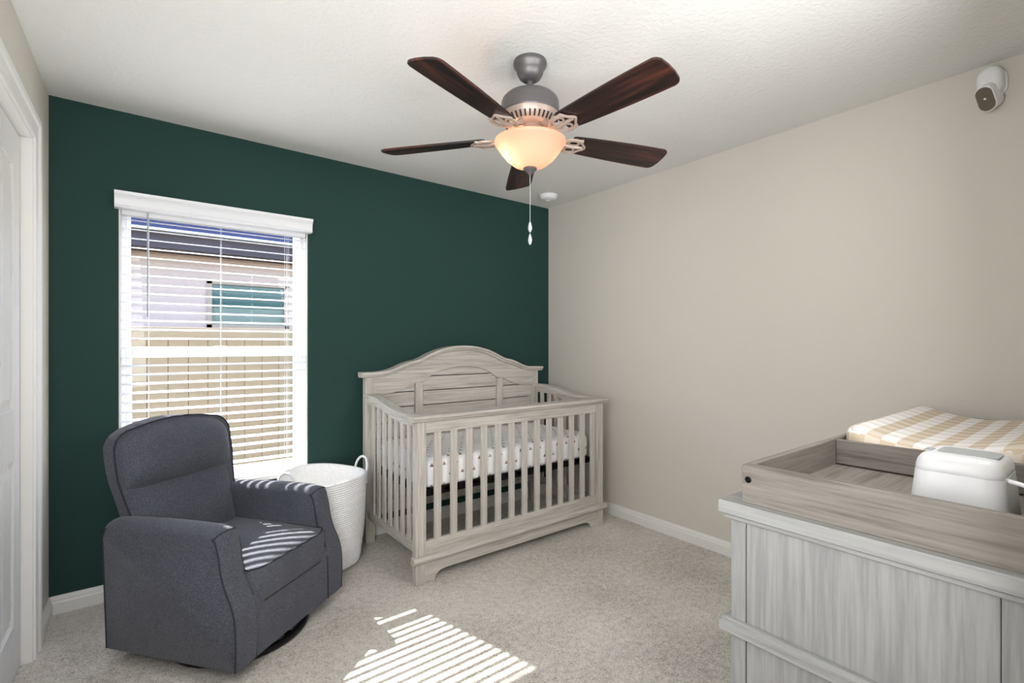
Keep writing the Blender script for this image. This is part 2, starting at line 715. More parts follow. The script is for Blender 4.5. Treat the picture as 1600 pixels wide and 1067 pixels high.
# blinds
bl = thing('window_blind', 'white horizontal slat blind with crown valance covering the window', 'window blind', (.39, YB - .02, WZ0 + .01))
vp = [(0, 1.948), (-.052, 1.948), (-.056, 1.956), (-.052, 1.962), (-.054, 1.99), (-.062, 2.006), (-.070, 2.012), (-.072, 2.026), (0, 2.026)]
prism('valance', [(YB - .001 + a, z) for a, z in vp], 0, -.078, .856, M['vinyl'], bl, ang=30)
box('headrail', WX0 + .01, WX1 - .01, YB + .004, YB + .05, 1.925, 1.966, M['vinyl'], bl, .003)
YS = YB + .028
SD, ST, SP = .0355, math.radians(13), .0466
bm = bmesh.new()
nseg = 4
top, bot = [], []
for i in range(nseg + 1):
    t = -SD / 2 + SD * i / nseg           # t from the room edge to the glass edge
    crown = .0022 * (1 - (2 * i / nseg - 1) ** 2)
    y = t * math.cos(ST) - crown * math.sin(ST)
    z = t * math.sin(ST) + crown
    top.append((y, z + .0013))
    bot.append((y, z - .0013))
poly = top + bot[::-1]
add_prism(bm, poly, 0, WX0 + .009, WX1 - .011)
s0 = finish('slat', bm, M['vinyl'], bl)
me = s0.data
NS = 30
ztop = 1.905
s0.location = (0, YS, ztop)
for k in range(1, NS):
    s = s0.copy()
    COL.objects.link(s)
    s.location = (0, YS, ztop - k * SP)
zb = ztop - NS * SP
box('bottom_rail', WX0 + .009, WX1 - .011, YS - .02, YS + .02, zb - .008, zb + .008, M['vinyl'], bl, .003)
for x in (.06, .385, .735):
    for dy in (-.021, .021):
        tube('ladder_cord', [(x, YS + dy, 1.93), (x, YS + dy, zb)], .0009, M['vinyl'], bl, 5)
tube('lift_cord', [(.712, YS - .026, 1.93), (.712, YS - .028, 1.2), (.71, YS - .028, .62)], .0011, M['vinyl'], bl, 5)
tube('tilt_wand', [(.055, YB - .012, 1.945), (.054, YB - .02, 1.41)], .0038, M['greyglass'], bl, 8)

# ---------------------------------------------------------------- outside
box('lawn', -12, 16, YB + .24, 26, -.5, -.32, M['grass'], kind='structure')
fe = thing('yard_fence', 'tan vinyl privacy fence with upright boards outside the window', 'fence', (.4, 5.3, -.32))
FT = 1.345
b0 = None
for k in range(40):
    x = -2.6 + .119 + k * .1510 - .151 * 0
    if b0 is None:
        bm = bmesh.new()
        add_box(bm, 0.0015, .1495, 0, .02, -.32, FT - .02, .003)
        b0 = finish('fence_board', bm, M['fence'], fe)
        b0.location = (x - .0, 5.3, 0)
    else:
        s = b0.copy()
        COL.objects.link(s)
        s.location = (x, 5.3, 0)
box('top_rail', -2.6, 3.7, 5.275, 5.345, FT - .02, FT + .08, M['fence'], fe, .006)
box('back_panel', -2.6, 3.7, 5.322, 5.330, -.3, FT, M['dark'], fe)
for x in (-2.5, 3.6):
    box('fence_post', x - .06, x + .06, 5.33, 5.45, -.32, FT + .12, M['fence'], fe, .006)

nh = thing('neighbour_house', 'cream stucco house with blue-grey roof beyond the fence', 'house', (2, 10, -.32))
bm = bmesh.new()
NX0, NX1, NZ0, NZ1 = .80, 1.87, 1.50, 2.17
add_box(bm, -5, NX0, 8, 8.2, -.32, 2.6)
add_box(bm, NX1, 8, 8, 8.2, -.32, 2.6)
add_box(bm, NX0, NX1, 8, 8.2, -.32, NZ0)
add_box(bm, NX0, NX1, 8, 8.2, NZ1, 2.6)
finish('wall', bm, M['stucco'], nh)
box('wall', -5, -4.8, 8.2, 13, -.32, 2.6, M['stucco'], nh)
box('wall', 7.8, 8, 8.2, 13, -.32, 2.6, M['stucco'], nh)
box('wall', -5, 8, 13, 13.2, -.32, 2.6, M['stucco'], nh)
bm = bmesh.new()
for (a, b, c, d) in ((NX0, NX1, NZ0, NZ0 + .05), (NX0, NX1, NZ1 - .05, NZ1), (NX0, NX0 + .06, NZ0, NZ1), (NX1 - .06, NX1, NZ0, NZ1)):
    add_box(bm, a, b, 7.98, 8.06, c, d)
nw = finish('window', bm, M['tanframe'], nh)
box('pane', NX0 + .05, NX1 - .05, 8.03, 8.045, NZ0 + .29, NZ1 - .04, M['tealglass'], nw)
box('window_shade', NX0 + .05, NX1 - .05, 8.035, 8.05, NZ0 + .04, NZ0 + .29, M['palescreen'], nw)
box('eave_board', -5.4, 8.4, 7.58, 8.0, 2.49, 2.70, M['fascia'], nh)
bm = bmesh.new()
add_box(bm, -5.4, 8.4, 7.47, 7.58, 2.688, 2.718, .004)
finish('gutter', bm, M['vinyl'], nh)
prism('roof', [(7.5, 2.71), (10.6, 3.50), (13.6, 2.71), (13.6, 2.69), (7.5, 2.69)], 0, -5.4, 8.4, M['shingle'], nh)


def tree(x, y, h, r, label):
    t = thing('leafy_tree', label, 'tree', (x, y, -.32), group='trees behind the neighbouring house')
    bm = bmesh.new()
    add_tube(bm, [(x, y, -.32), (x + .05, y, 1.5), (x, y, h * .6)], [.2, .15, .1], 8)
    finish('trunk', bm, M['bark'], t, True)
    bm = bmesh.new()
    rnd = random.Random(int(x * 10))
    for i in range(900):
        a = rnd.uniform(0, 2 * PI)
        ph = math.acos(rnd.uniform(-1, 1))
        rr = r * rnd.uniform(.5, 1.0)
        c = Vector((x + rr * math.sin(ph) * math.cos(a), y + rr * math.sin(ph) * math.sin(a), h - r * .6 + rr * .8 * math.cos(ph)))
        n = Vector((rnd.gauss(0, 1), rnd.gauss(0, 1), rnd.gauss(0, 1))).normalized()
        u = n.orthogonal().normalized()
        v = n.cross(u)
        s = rnd.uniform(.14, .3)
        q = [bm.verts.new(c + u * s), bm.verts.new(c + v * s * .6), bm.verts.new(c - u * s), bm.verts.new(c - v * s * .6)]
        bm.faces.new(q)
    finish('crown', bm, M['leaf'], t, kind='stuff')


for k in range(4):
    tree(-3.2 + k * 3.6, 15.7, 5.0 + .3 * (k % 3), 1.75, 'dark green leafy tree rising behind the neighbouring roof')
for k in range(4):
    tree(-4.4 + k * 4.4, 20.5, 6.6, 2.15, 'dark green leafy tree rising behind the neighbouring roof')

# ---------------------------------------------------------------- crib
CX0, CX1, CY0, CY1 = 1.166, 2.612, 2.330, 3.085
crib = thing('baby_crib', 'washed grey wooden crib with arched headboard in the corner', 'crib', ((CX0 + CX1) / 2, (CY0 + CY1) / 2, 0))
PW = .062
# front posts and back posts with a groove near the inner edge
for x0 in (CX0, CX1 - PW):
    s = 1 if x0 == CX0 else -1
    xo = x0 if s == 1 else x0 + PW
    bm = bmesh.new()
    a, b = sorted((xo, xo + s * .050))
    add_box(bm, a, b, CY0, CY0 + .045, 0.0, .868, .003)
    a, b = sorted((xo + s * .0515, xo + s * PW))
    add_box(bm, a, b, CY0 + .004, CY0 + .040, 0.0, .868, .002)
    finish('front_post', bm, M['wood_z'], crib)
    bm = bmesh.new()
    a, b = sorted((xo, xo + s * .050))
    add_box(bm, a, b, CY1 - .055, CY1, 0, 1.065, .003)
    a, b = sorted((xo + s * .0515, xo + s * PW))
    add_box(bm, a, b, CY1 - .050, CY1, 0, 1.065, .002)
    finish('back_post', bm, M['wood_z'], crib)
# front top rail cap (moulded) and apron
cp = [(-.026, .893), (-.028, .878), (-.020, .873), (-.016, .864), (-.010, .860), (.056, .860), (.060, .873), (.066, .878), (.064, .893)]
prism('top_rail', [(CY0 + a, z) for a, z in cp], 0, CX0 - .026, CX1 + .026, M['wood_x'], crib)
box('front_apron', CX0 + PW, CX1 - PW, CY0 + .008, CY0 + .032, .795, .862, M['wood_x'], crib, .002)
box('front_bottom_rail', CX0 + PW, CX1 - PW, CY0 + .008, CY0 + .034, .14, .220, M['wood_x'], crib, .002)
mp = [(.0, .152), (-.012, .150), (-.020, .143), (-.022, .132), (-.018, .122), (-.008, .115), (0, .112), (.0, .112)]
bm = bmesh.new()
add_prism(bm, [(CY0 + a, z) for a, z in mp[:-1]] + [(CY0 + .02, .112), (CY0 + .02, .152)], 0, CX0 - .02, CX1 + .02)
finish('base_moulding', bm, M['wood_x'], crib)
# base apron with curved brackets
L = CX1 - CX0
q = []
for x, z in ((CX0 + PW, .115), (CX0 + PW, 0.0), (CX0 + .115, 0.0), (CX0 + .118, .018), (CX0 + .130, .034), (CX0 + .150, .046), (CX0 + .185, .052),
             (CX1 - .185, .052), (CX1 - .150, .046), (CX1 - .130, .034), (CX1 - .118, .018), (CX1 - .115, 0.0), (CX1 - PW, 0.0), (CX1 - PW, .115)):
    q.append((x, z))
prism('base_apron', q, 1, CY0 + .008, CY0 + .028, M['wood_x'], crib)
# front slats
s0 = None
for k in range(13):
    x = 1.283 + k * .1016
    if s0 is None:
        bm = bmesh.new()
        add_box(bm, 0, .042, -.007, .007, .215, .80, .002)
        s0 = finish('slat', bm, M['wood_z'], crib)
        s0.location = (x, CY0 + .020, 0)
    else:
        s = s0.copy()
        COL.objects.link(s)
        s.location = (x, CY0 + .020, 0)
# side rails
side_top = smooth_tab([(CY0 + .03, .893), (2.50, .893), (2.58, .897), (2.66, .908), (2.74, .925), (2.80, .937), (2.86, .945), (2.93, .949), (CY1 - .05, .950)], 40, 3)
for x0 in (CX0 + .006, CX1 - .038):
    poly = [(y, z) for y, z in side_top] + [(y, z - .062) for y, z in side_top[::-1]]
    prism('side_rail', poly, 0, x0 + .004, x0 + .028, M['wood_y'], crib)
    poly = [(y, z) for y, z in side_top] + [(y, z - .020) for y, z in side_top[::-1]]
    prism('side_rail_cap', [(y, z + .002) for y, z in poly], 0, x0 - .016, x0 + .048, M['wood_y'], crib, .002)
    box('side_bottom_rail', x0 + .004, x0 + .028, CY0 + .04, CY1 - .05, .160, .210, M['wood_y'], crib, .002)
    for k in range(7):
        y = CY0 + .108 + k * .0835
        zt = interp(side_top, y) - .055
        box('side_slat', x0 + .009, x0 + .023, y - .002, y + .036, .2, zt, M['wood_z'], crib, .002)
# headboard
XS = 1.888
ht = [(1.136, 1.092), (1.24, 1.092), (1.30, 1.098), (1.354, 1.113), (1.40, 1.133), (1.445, 1.150), (1.48, 1.158), (1.515, 1.163), (1.56, 1.180),
      (1.607, 1.204), (1.68, 1.232), (1.75, 1.249), (1.82, 1.259), (1.90, 1.262)]
cxh = (CX0 + CX1) / 2
full = [(x, z) for x, z in ht if x < cxh] + [(cxh, 1.262)] + [(2 * cxh - x, z) for x, z in ht[::-1] if x < cxh]
full = smooth_tab(full, 120, 3)
at = [(CX0 + .05, .950), (1.304, .946), (1.36, .952), (1.42, .968), (1.475, .992), (1.52, 1.010), (1.575, 1.016), (1.61, 1.04), (1.65, 1.066),
      (1.70, 1.086), (1.764, 1.102), (1.83, 1.110), (cxh, 1.112)]
arch = at + [(2 * cxh - x, z) for x, z in at[-2::-1]]
arch = smooth_tab(arch, 120, 1)
yh0, yh1 = CY1 - .054, CY1 - .012
n = len(arch)
upper = [(x, interp(full, x) - .02) for x, z in arch]
bm = bmesh.new()
# strip solid between arch and top curve
A = [bm.verts.new((x, yh0, z)) for x, z in upper]
B = [bm.verts.new((x, yh0, z)) for x, z in arch]
C = [bm.verts.new((x, yh1, z)) for x, z in upper]
D = [bm.verts.new((x, yh1, z)) for x, z in arch]
for i in range(n - 1):
    bm.faces.new((A[i], A[i + 1], B[i + 1], B[i]))
    bm.faces.new((C[i], C[i + 1], D[i + 1], D[i]))
    bm.faces.new((A[i], A[i + 1], C[i + 1], C[i]))
    bm.faces.new((B[i], B[i + 1], D[i + 1], D[i]))
for i in (0, n - 1):
    bm.faces.new((A[i], B[i], D[i], C[i]))
finish('headboard_rail', bm, M['wood_x'], crib)
# cap following the curve, two steps
bm = bmesh.new()
secs = [(-.084, 0), (-.086, -.016), (-.076, -.020), (-.072, -.030), (-.064, -.034), (-.005, -.034), (.002, -.020), (.004, -.016), (.004, 0)]
rings = []
for i, (x, z) in enumerate(full):
    rings.append([bm.verts.new((x, CY1 + a, z + b)) for a, b in secs])
for a, b in zip(rings, rings[1:]):
    for i in range(len(secs)):
        j = (i + 1) % len(secs)
        bm.faces.new((a[i], a[j], b[j], b[i]))
bm.faces.new(rings[0])
bm.faces.new(rings[-1])
finish('headboard_cap', bm, M['wood_x'], crib, autos=math.radians(25))
sx = ((1.518, 1.574), (2 * cxh - 1.574, 2 * cxh - 1.518))
for a, b in sx:
    box('headboard_stile', a, b, CY1 - .050, CY1 - .014, .25, 1.012, M['wood_z'], crib, .002)
for (a, b, nk, ztop_) in ((CX0 + .052, 1.516, 7, .946), (1.576, 2 * cxh - 1.576, 8, 1.05), (2 * cxh - 1.516, CX1 - .052, 7, .946)):
    zc = 1.05 if nk == 8 else .95
    zlist = [1.12 if nk == 8 else 1.012, zc] + [zc - .1 * k for k in range(1, 8)]
    for z1, z0 in zip(zlist, zlist[1:]):
        if z0 < .24:
            break
        box('plank', a, b, CY1 - .034, CY1 - .018, z0 + .0028, z1 - .0028, M['wood_x'], crib, .002)
box('headboard_bottom_rail', CX0 + PW, CX1 - PW, CY1 - .045, CY1 - .012, .165, .25, M['wood_x'], crib, .002)
bm = bmesh.new()
for x in (CX0 + .07, CX1 - .09):
    add_box(bm, x, x + .02, CY0 + .05, CY1 - .06, .445, .480)
add_box(bm, CX0 + .07, CX1 - .07, CY0 + .05, CY0 + .07, .445, .480)
add_box(bm, CX0 + .07, CX1 - .07, CY1 - .08, CY1 - .06, .445, .480)
for k in range(7):
    x = CX0 + .2 + k * .17
    add_box(bm, x, x + .05, CY0 + .05, CY1 - .06, .462, .478)
finish('mattress_support', bm, M['black'], crib, label='black metal mattress support frame')

# mattress with fitted sheet (UV in metres)
def soft_slab(name, x0, x1, y0, y1, z0, z1, r, mat, parent=None, puff=0.0, zfun=None, nx=40, ny=24, seed=1, wob=.003):
    bm = bmesh.new()
    uvl = bm.loops.layers.uv.new('UVMap')
    rc = r * 1.3
    # rings from bottom to top, then the lid grid shrinks towards the centre
    def outline(off, k=48):
        pts = []
        a0, a1, b0, b1 = x0 + off, x1 - off, y0 + off, y1 - off
        R = max(rc - off * .6, .01)
        for (cx, cy, s) in ((a1 - R, b1 - R, 0), (a0 + R, b1 - R, 1), (a0 + R, b0 + R, 2), (a1 - R, b0 + R, 3)):
            for i in range(7):
                a = s * PI / 2 + i / 6 * PI / 2
                pts.append((cx + R * math.cos(a), cy + R * math.sin(a)))
        # subdivide straights
        out = []
        for i, p in enumerate(pts):
            out.append(p)
            nx_ = pts[(i + 1) % len(pts)]
            d = math.hypot(nx_[0] - p[0], nx_[1] - p[1])
            if i % 7 == 6:
                m = 16
                for j in range(1, m):
                    out.append((p[0] + (nx_[0] - p[0]) * j / m, p[1] + (nx_[1] - p[1]) * j / m))
        return out
    rnd = random.Random(seed)
    levels = []
    K = 5
    for i in range(K + 1):
        a = i / K * PI / 2
        levels.append((r * .6 * (1 - math.sin(a)), z0 + r * .6 * (1 - math.cos(a))))
    levels.append((-.002, (z0 + z1) / 2))
    for i in range(K + 1):
        a = i / K * PI / 2
        levels.append((r * (1 - math.cos(a)), z1 - r + r * math.sin(a)))
    levels += [(r + (min(x1 - x0, y1 - y0) / 2 - r - .012) * t, z1) for t in (.12, .25, .45, .65, .85, 1.0)]
    rings = []
    ph = [rnd.uniform(0, 6) for _ in range(6)]
    arc = 0
    prev = None
    arcs = []
    for off, z in levels:
        if prev:
            arc += math.hypot(off - prev[0], z - prev[1])
        prev = (off, z)
        arcs.append(arc)
        ring = []
        for (x, y) in outline(off):
            zz = z
            wv = wob * (math.sin(x * 23 + ph[0]) + math.sin(y * 31 + ph[1]))
            if z > z0 + .02:
                zz += wv * .6
            if zfun and z > (z0 + z1) / 2:
                zz += zfun(x, y)
            ring.append(bm.verts.new((x, y + (wv if abs(z - z1) > .01 else 0), zz)))
        rings.append(ring)
    N = len(rings[0])
    fl = []
    for a, b in zip(rings, rings[1:]):
        for i in range(N):
            j = (i + 1) % N
            fl.append(bm.faces.new((a[i], a[j], b[j], b[i])))
    fl.append(bm.faces.new(rings[-1]))
    fl.append(bm.faces.new(rings[0]))
    bm.normal_update()
    for f in fl:
        nrm = f.normal
        for l in f.loops:
            c = l.vert.co
            if abs(nrm.z) > .75:
                l[uvl].uv = (c.x, c.y)
            elif abs(nrm.x) > abs(nrm.y):
                l[uvl].uv = (c.y + 3, c.z)
            else:
                l[uvl].uv = (c.x, c.z)
    return finish(name, bm, mat, parent, smooth=True)


mt = soft_slab('crib_mattress', CX0 + .075, CX1 - .075, CY0 + .052, CY1 - .062, .482, .650, .045, M['sheet'], None, wob=.002)
tag(mt, 'crib mattress in white fitted sheet with tiny triangle print', 'mattress')

# ---------------------------------------------------------------- armchair
CH = thing('glider_armchair', 'charcoal upholstered swivel glider armchair in front of the window', 'armchair', (.369, 2.476, 0), math.radians(218), world=False)


def pillow(name, profile, wts, x0, x1, R, mat, parent, nseg=8):
    """profile (y,z) extruded along x; each vertex is pulled inwards near the side faces by its weight."""
    n = len(profile)
    cy = sum(p[0] for p in profile) / n
    # inward normals
    nr = []
    for i in range(n):
        a, b, c = Vector(profile[i - 1]), Vector(profile[i]), Vector(profile[(i + 1) % n])
        t = (c - a).normalized()
        nr.append(Vector((-t.y, t.x)))
    area = sum(profile[i][0] * profile[(i + 1) % n][1] - profile[(i + 1) % n][0] * profile[i][1] for i in range(n))
    if area < 0:
        nr = [-v for v in nr]
    W = x1 - x0
    xs = []
    for i in range(nseg + 1):
        a = i / nseg * PI / 2
        xs.append((x0 + R * (1 - math.cos(a)), 1 - math.sin(a)))
    xs = xs + [(x0 + x1 - x, d) for x, d in xs[::-1]]
    if abs(xs[nseg][0] - xs[nseg + 1][0]) < 1e-4:
        xs.pop(nseg)
    bm = bmesh.new()
    rings = []
    for x, d in xs:
        rings.append([bm.verts.new((x, p[0] + nr[i].x * wts[i] * d, p[1] + nr[i].y * wts[i] * d)) for i, p in enumerate(profile)])
    for a, b in zip(rings, rings[1:]):
        for i in range(n):
            j = (i + 1) % n
            bm.faces.new((a[i], a[j], b[j], b[i]))
    bm.faces.new(rings[0])
    bm.faces.new(rings[-1])
    o = finish(name, bm, mat, parent, autos=math.radians(50))
    sl = [[(x, p[0] + nr[i].x * wts[i] * d, p[1] + nr[i].y * wts[i] * d) for i, p in enumerate(profile)] for x, d in xs]
    return o, sl


def smooth_open(pts, k=2):
    for _ in range(k):
        out = [pts[0]]
        for a, b in zip(pts, pts[1:]):
            out.append(tuple(a[i] * .75 + b[i] * .25 for i in range(len(a))))
            out.append(tuple(a[i] * .25 + b[i] * .75 for i in range(len(a))))
        out.append(pts[-1])
        pts = out
    return pts


ZB = .060
topl = smooth_open([(-.345, .50), (-.345, .556), (-.30, .572), (0.0, .582), (.16, .580), (.215, .574), (.232, .552), (.236, .50), (.238, .44), (.255, .37), (.288, .31), (.305, .25), (.308, .16)], 2)
arm_prof = [(-.318, ZB)] + topl + [(.300, ZB)]
wts = []
for (y, z) in arm_prof:
    if y > .1:
        wts.append(interp([(.10, .005), (.40, .007), (.47, .010), (.53, .022), (.565, .036), (.58, .040)], z))
    else:
        wts.append(interp([(.10, .005), (.50, .008), (.545, .024), (.57, .040)], z))
kf = max(i for i, (y, z) in enumerate(arm_prof) if z > .562)
for k, s in enumerate((1, -1)):
    x0, x1 = (.228, .332) if s == 1 else (-.332, -.228)
    arm, sl = pillow('arm', arm_prof, wts, x0, x1, .052, M['fabric'], CH, 8)
    inner_face, outer_face = (sl[0], sl[-1]) if s == 1 else (sl[-1], sl[0])
    order = sl if s == -1 else sl[::-1]
    path = [outer_face[i] for i in range(len(arm_prof) - 1, kf, -1)] + [r_[kf] for r_ in order] + [inner_face[i] for i in range(kf + 1, len(arm_prof)) if arm_prof[i][1] > .30]
    tube('piping', path, .0034, M['piping'], arm, 6)
    ke = max(i for i, (y, z) in enumerate(arm_prof) if y < -.3 and z < .55)
    tube('piping', outer_face[:ke + 1], .0034, M['piping'], arm, 6)
# seat base (front rail between the arms)
bp = [(-.31, ZB), (-.31, .34), (.255, .34), (.285, .30), (.293, .25), (.296, ZB)]
bm = bmesh.new()
add_prism(bm, bp, 0, -.228, .228)
add_box(bm, -.26, .26, -.33, -.29, ZB, .56)
seat_base = finish('seat_base', bm, M['fabric'], CH)
for s in (-1, 1):
    tube('piping', [(s * .228, .292, .26), (s * .228, .297, .16), (s * .228, .298, ZB)], .003, M['piping'], seat_base, 6)
# seat cushion
bm = bmesh.new()
rows = []


def cushion(name, y0, y1, hw, z0, z1, crown, r):
    bm = bmesh.new()
    nx, ny = 16, 14
    def ring_z(yy, xx, base, s):
        u = xx / hw
        v = (yy - (y0 + y1) / 2) / ((y1 - y0) / 2)
        return base + s * crown * (1 - abs(u) ** 3) * (1 - abs(v) ** 3)
    top, bt = [], []
    for j in range(ny + 1):
        v = -1 + 2 * j / ny
        y = (y0 + y1) / 2 + v * (y1 - y0) / 2
        rt, rb = [], []
        for i in range(nx + 1):
            u = -1 + 2 * i / nx
            x = u * hw
            # round the plan corners at the front
            yy = y
            if v > 0:
                yy = y - .030 * max(0, abs(u) - .72) ** 2 / .0784 * v
            rt.append(bm.verts.new((x, yy, ring_z(y, x, z1 - .012 * (v + 1) / 2, 1))))
            rb.append(bm.verts.new((x, yy, z0 - 0.02 * (v + 1) / 2)))
        top.append(rt)
        bt.append(rb)
    for G in (top, bt):
        for j in range(ny):
            for i in range(nx):
                bm.faces.new((G[j][i], G[j][i + 1], G[j + 1][i + 1], G[j + 1][i]))
    loop = lambda G: [G[0][i] for i in range(nx)] + [G[j][nx] for j in range(ny)] + [G[ny][i] for i in range(nx, 0, -1)] + [G[j][0] for j in range(ny, 0, -1)]
    A, B = loop(top), loop(bt)
    # middle ring bulging outwards
    mids = []
    for f_, bul in ((.2, .009), (.5, .013), (.8, .009)):
        rr = []
        for a, b in zip(A, B):
            c = a.co.lerp(b.co, f_)
            d = Vector((c.x, c.y - (y0 + y1) / 2, 0)).normalized()
            if c.y > y1 - .05:
                d = Vector((0, 1, 0))
            elif abs(c.x) > hw - .01:
                d = Vector((0, 0, 0))
            rr.append(bm.verts.new(c + d * bul))
        mids.append(rr)
    seq = [A] + mids + [B]
    for P_, Q_ in zip(seq, seq[1:]):
        N = len(P_)
        for i in range(N):
            j = (i + 1) % N
            bm.faces.new((P_[i], P_[j], Q_[j], Q_[i]))
    pa = [tuple(v.co) for v in A]
    pb = [tuple(v.co) for v in B]
    o = finish(name, bm, M['fabric'], CH, autos=math.radians(60))
    return o, pa, pb


sc_, pa, pb = cushion('seat_cushion', -.24, .292, .229, .274, .402, .022, .03)
fr = [p for p in pa if p[1] > .06]
fr.sort(key=lambda p: p[0])


def front_line(pts):
    left_ = sorted([p for p in pts if p[0] < -.22 and p[1] > .05], key=lambda p: p[1])
    mid = sorted([p for p in pts if abs(p[0]) <= .22 and p[1] > .2], key=lambda p: p[0])
    right_ = sorted([p for p in pts if p[0] > .22 and p[1] > .05], key=lambda p: -p[1])
    return left_ + mid + right_


tube('piping', front_line(pa), .0042, M['piping'], sc_, 6)
tube('piping', front_line(pb), .0035, M['piping'], sc_, 6)

# back
def yface(z):
    return interp([(.30, -.200), (.38, -.222), (.50, -.255), (.66, -.300), (.80, -.325), (.95, -.345)], z)


def yrear(z):
    return interp([(.055, -.325), (.40, -.345), (.60, -.375), (.80, -.420), (.95, -.440)], z)


def halfw(z, W0, W1, ztop, r, crownz=.03):
    w_ = interp([(.35, W0), (.56, W0 + (W1 - W0) * .5), (.72, W1), (1.2, W1 * .995)], z)
    if z > ztop - r:
        t = min(1, (z - (ztop - r)) / r)
        w_ -= r * 1.2 * (1 - math.sqrt(max(0, 1 - t * t)))
    return w_


def back_slab(name, z0, z1, W0, W1, r, front, rear, crown, round_top=True, nu=18, nv=16, subs=1):
    bm = bmesh.new()
    F, Bk = [], []
    for j in range(nv + 1):
        t = j / nv
        if round_top:
            t = 1 - (1 - t) ** 1.6
        z = z0 + (z1 - z0) * t
        hw = halfw(z, W0, W1, z1, r) if round_top else halfw(z, W0, W1, 9, r)
        rf, rb = [], []
        for i in range(nu + 1):
            u = -math.cos(PI * i / nu)
            u = .5 * u + .5 * (-1 + 2 * i / nu)
            zz = z + (crown * (1 - u * u) * max(0, (t - .4) / .6) if round_top else 0)
            rf.append(bm.verts.new((u * hw, front(u, z, t), zz)))
            rb.append(bm.verts.new((u * hw, rear(u, z, t), zz)))
        F.append(rf)
        Bk.append(rb)
    for G in (F, Bk):
        for j in range(nv):
            for i in range(nu):
                bm.faces.new((G[j][i], G[j][i + 1], G[j + 1][i + 1], G[j + 1][i]))
    loop = lambda G: [G[0][i] for i in range(nu)] + [G[j][nu] for j in range(nv)] + [G[nv][i] for i in range(nu, 0, -1)] + [G[j][0] for j in range(nv, 0, -1)]
    A, B = loop(F), loop(Bk)
    N = len(A)
    for i in range(N):
        j = (i + 1) % N
        bm.faces.new((A[i], A[j], B[j], B[i]))
    edge = [tuple(G[0].co) for G in F] + [tuple(v.co) for v in F[-1][1:]] + [tuple(G[-1].co) for G in F[-2::-1]]
    o = finish(name, bm, M['fabric'], CH, autos=math.radians(55))
    return o, edge


ZT = .915
bk, edge = back_slab('backrest', .30, ZT, .236, .290, .085,
                     lambda u, z, t: yface(z) - .006, lambda u, z, t: yrear(z) + .03 * abs(u) ** 4, .022)
tube('piping', edge, .0042, M['piping'], bk, 6)


def bulge(z, a, b, amt):
    t = (z - a) / (b - a)
    return amt * (1 - abs(2 * t - 1) ** 3.0)


hr, _ = back_slab('headrest_cushion', .665, ZT - .012, .252, .276, .085,
                  lambda u, z, t: yface(z) - .010 + (.062 * (1 - abs(2 * t - 1) ** 2.4)) * (1 - abs(u) ** 5) ** .8 + .006 * (1 - abs(u) ** 5),
                  lambda u, z, t: yface(z) - .03, .020)
lc, _ = back_slab('back_cushion', .36, .664, .2265, .258, .1,
                  lambda u, z, t: yface(z) - .010 + (.034 * (1 - abs(2 * t - 1) ** 2.4)) * (1 - abs(u) ** 6) + .010 * (1 - abs(u) ** 6),
                  lambda u, z, t: yface(z) - .03, 0, round_top=False)
# swivel ring base
bm = bmesh.new()
ring = [(.262 * math.cos(2 * PI * i / 40), .02 + .262 * math.sin(2 * PI * i / 40), .016) for i in range(40)]
add_tube(bm, ring, .015, 8, closed=True)
for a in (0, PI / 2):
    c, s = math.cos(a), math.sin(a)
    add_tube(bm, [(-.258 * c, .02 - .258 * s, .02), (.258 * c, .02 + .258 * s, .02)], .011, 6)
add_lathe(bm, [(.05, .01), (.05, .068)], (0, .02, 0), 20)
finish('swivel_base', bm, M['black'], CH, autos=.7, label='black metal ring base')

# ---------------------------------------------------------------- rope basket
BX, BY = .862, 2.893
bk_ = thing('rope_basket', 'large white coiled rope basket between armchair and crib', 'basket', (BX, BY, 0))
prof = [(.140, .006), (.175, .012), (.196, .03), (.206, .06), (.214, .12), (.221, .22), (.228, .34), (.233, .44), (.236, .520)]
bm = bmesh.new()
N = 56
rings = []
ncoil = 46
dense = []
tot = 0
seg = []
for (a, b), (c, d) in zip(prof, prof[1:]):
    seg.append(math.hypot(c - a, d - b))
tot = sum(seg)
for k in range(ncoil * 4 + 1):
    s_ = tot * k / (ncoil * 4)
    i = 0
    while i < len(seg) - 1 and s_ > seg[i]:
        s_ -= seg[i]
        i += 1
    t = min(1, s_ / seg[i])
    r_ = prof[i][0] + (prof[i + 1][0] - prof[i][0]) * t
    z_ = prof[i][1] + (prof[i + 1][1] - prof[i][1]) * t
    dense.append((r_ + (.0, .0034, .0046, .0034)[k % 4], z_))


def bask(r, z, a):
    t = z / .53
    dr = .007 * math.sin(3 * a + 1.0) * t + .004 * math.sin(7 * a + z * 14) * (1 - t * .5)
    dz = t * t * (.010 * math.cos(a - 1.4) - .012 * math.cos(2 * (a - .3)))
    return ((r + dr) * math.cos(a), (r + dr) * math.sin(a), z + dz)


outer = [[bm.verts.new(Vector(bask(r, z, 2 * PI * i / N)) + Vector((BX, BY, 0))) for i in range(N)] for r, z in dense]
inner = [[bm.verts.new(Vector(bask(r - .010, z, 2 * PI * i / N)) + Vector((BX, BY, 0))) for i in range(N)] for r, z in dense[::-4]]
inner[-1] = [bm.verts.new(Vector(bask(.14, .02, 2 * PI * i / N)) + Vector((BX, BY, 0))) for i in range(N)]
seq = outer + inner
for a, b in zip(seq, seq[1:]):
    for i in range(N):
        j = (i + 1) % N
        bm.faces.new((a[i], a[j], b[j], b[i]))
bm.faces.new(outer[0])
bm.faces.new(inner[-1])
finish('basket_body', bm, M['rope'], bk_, smooth=True)


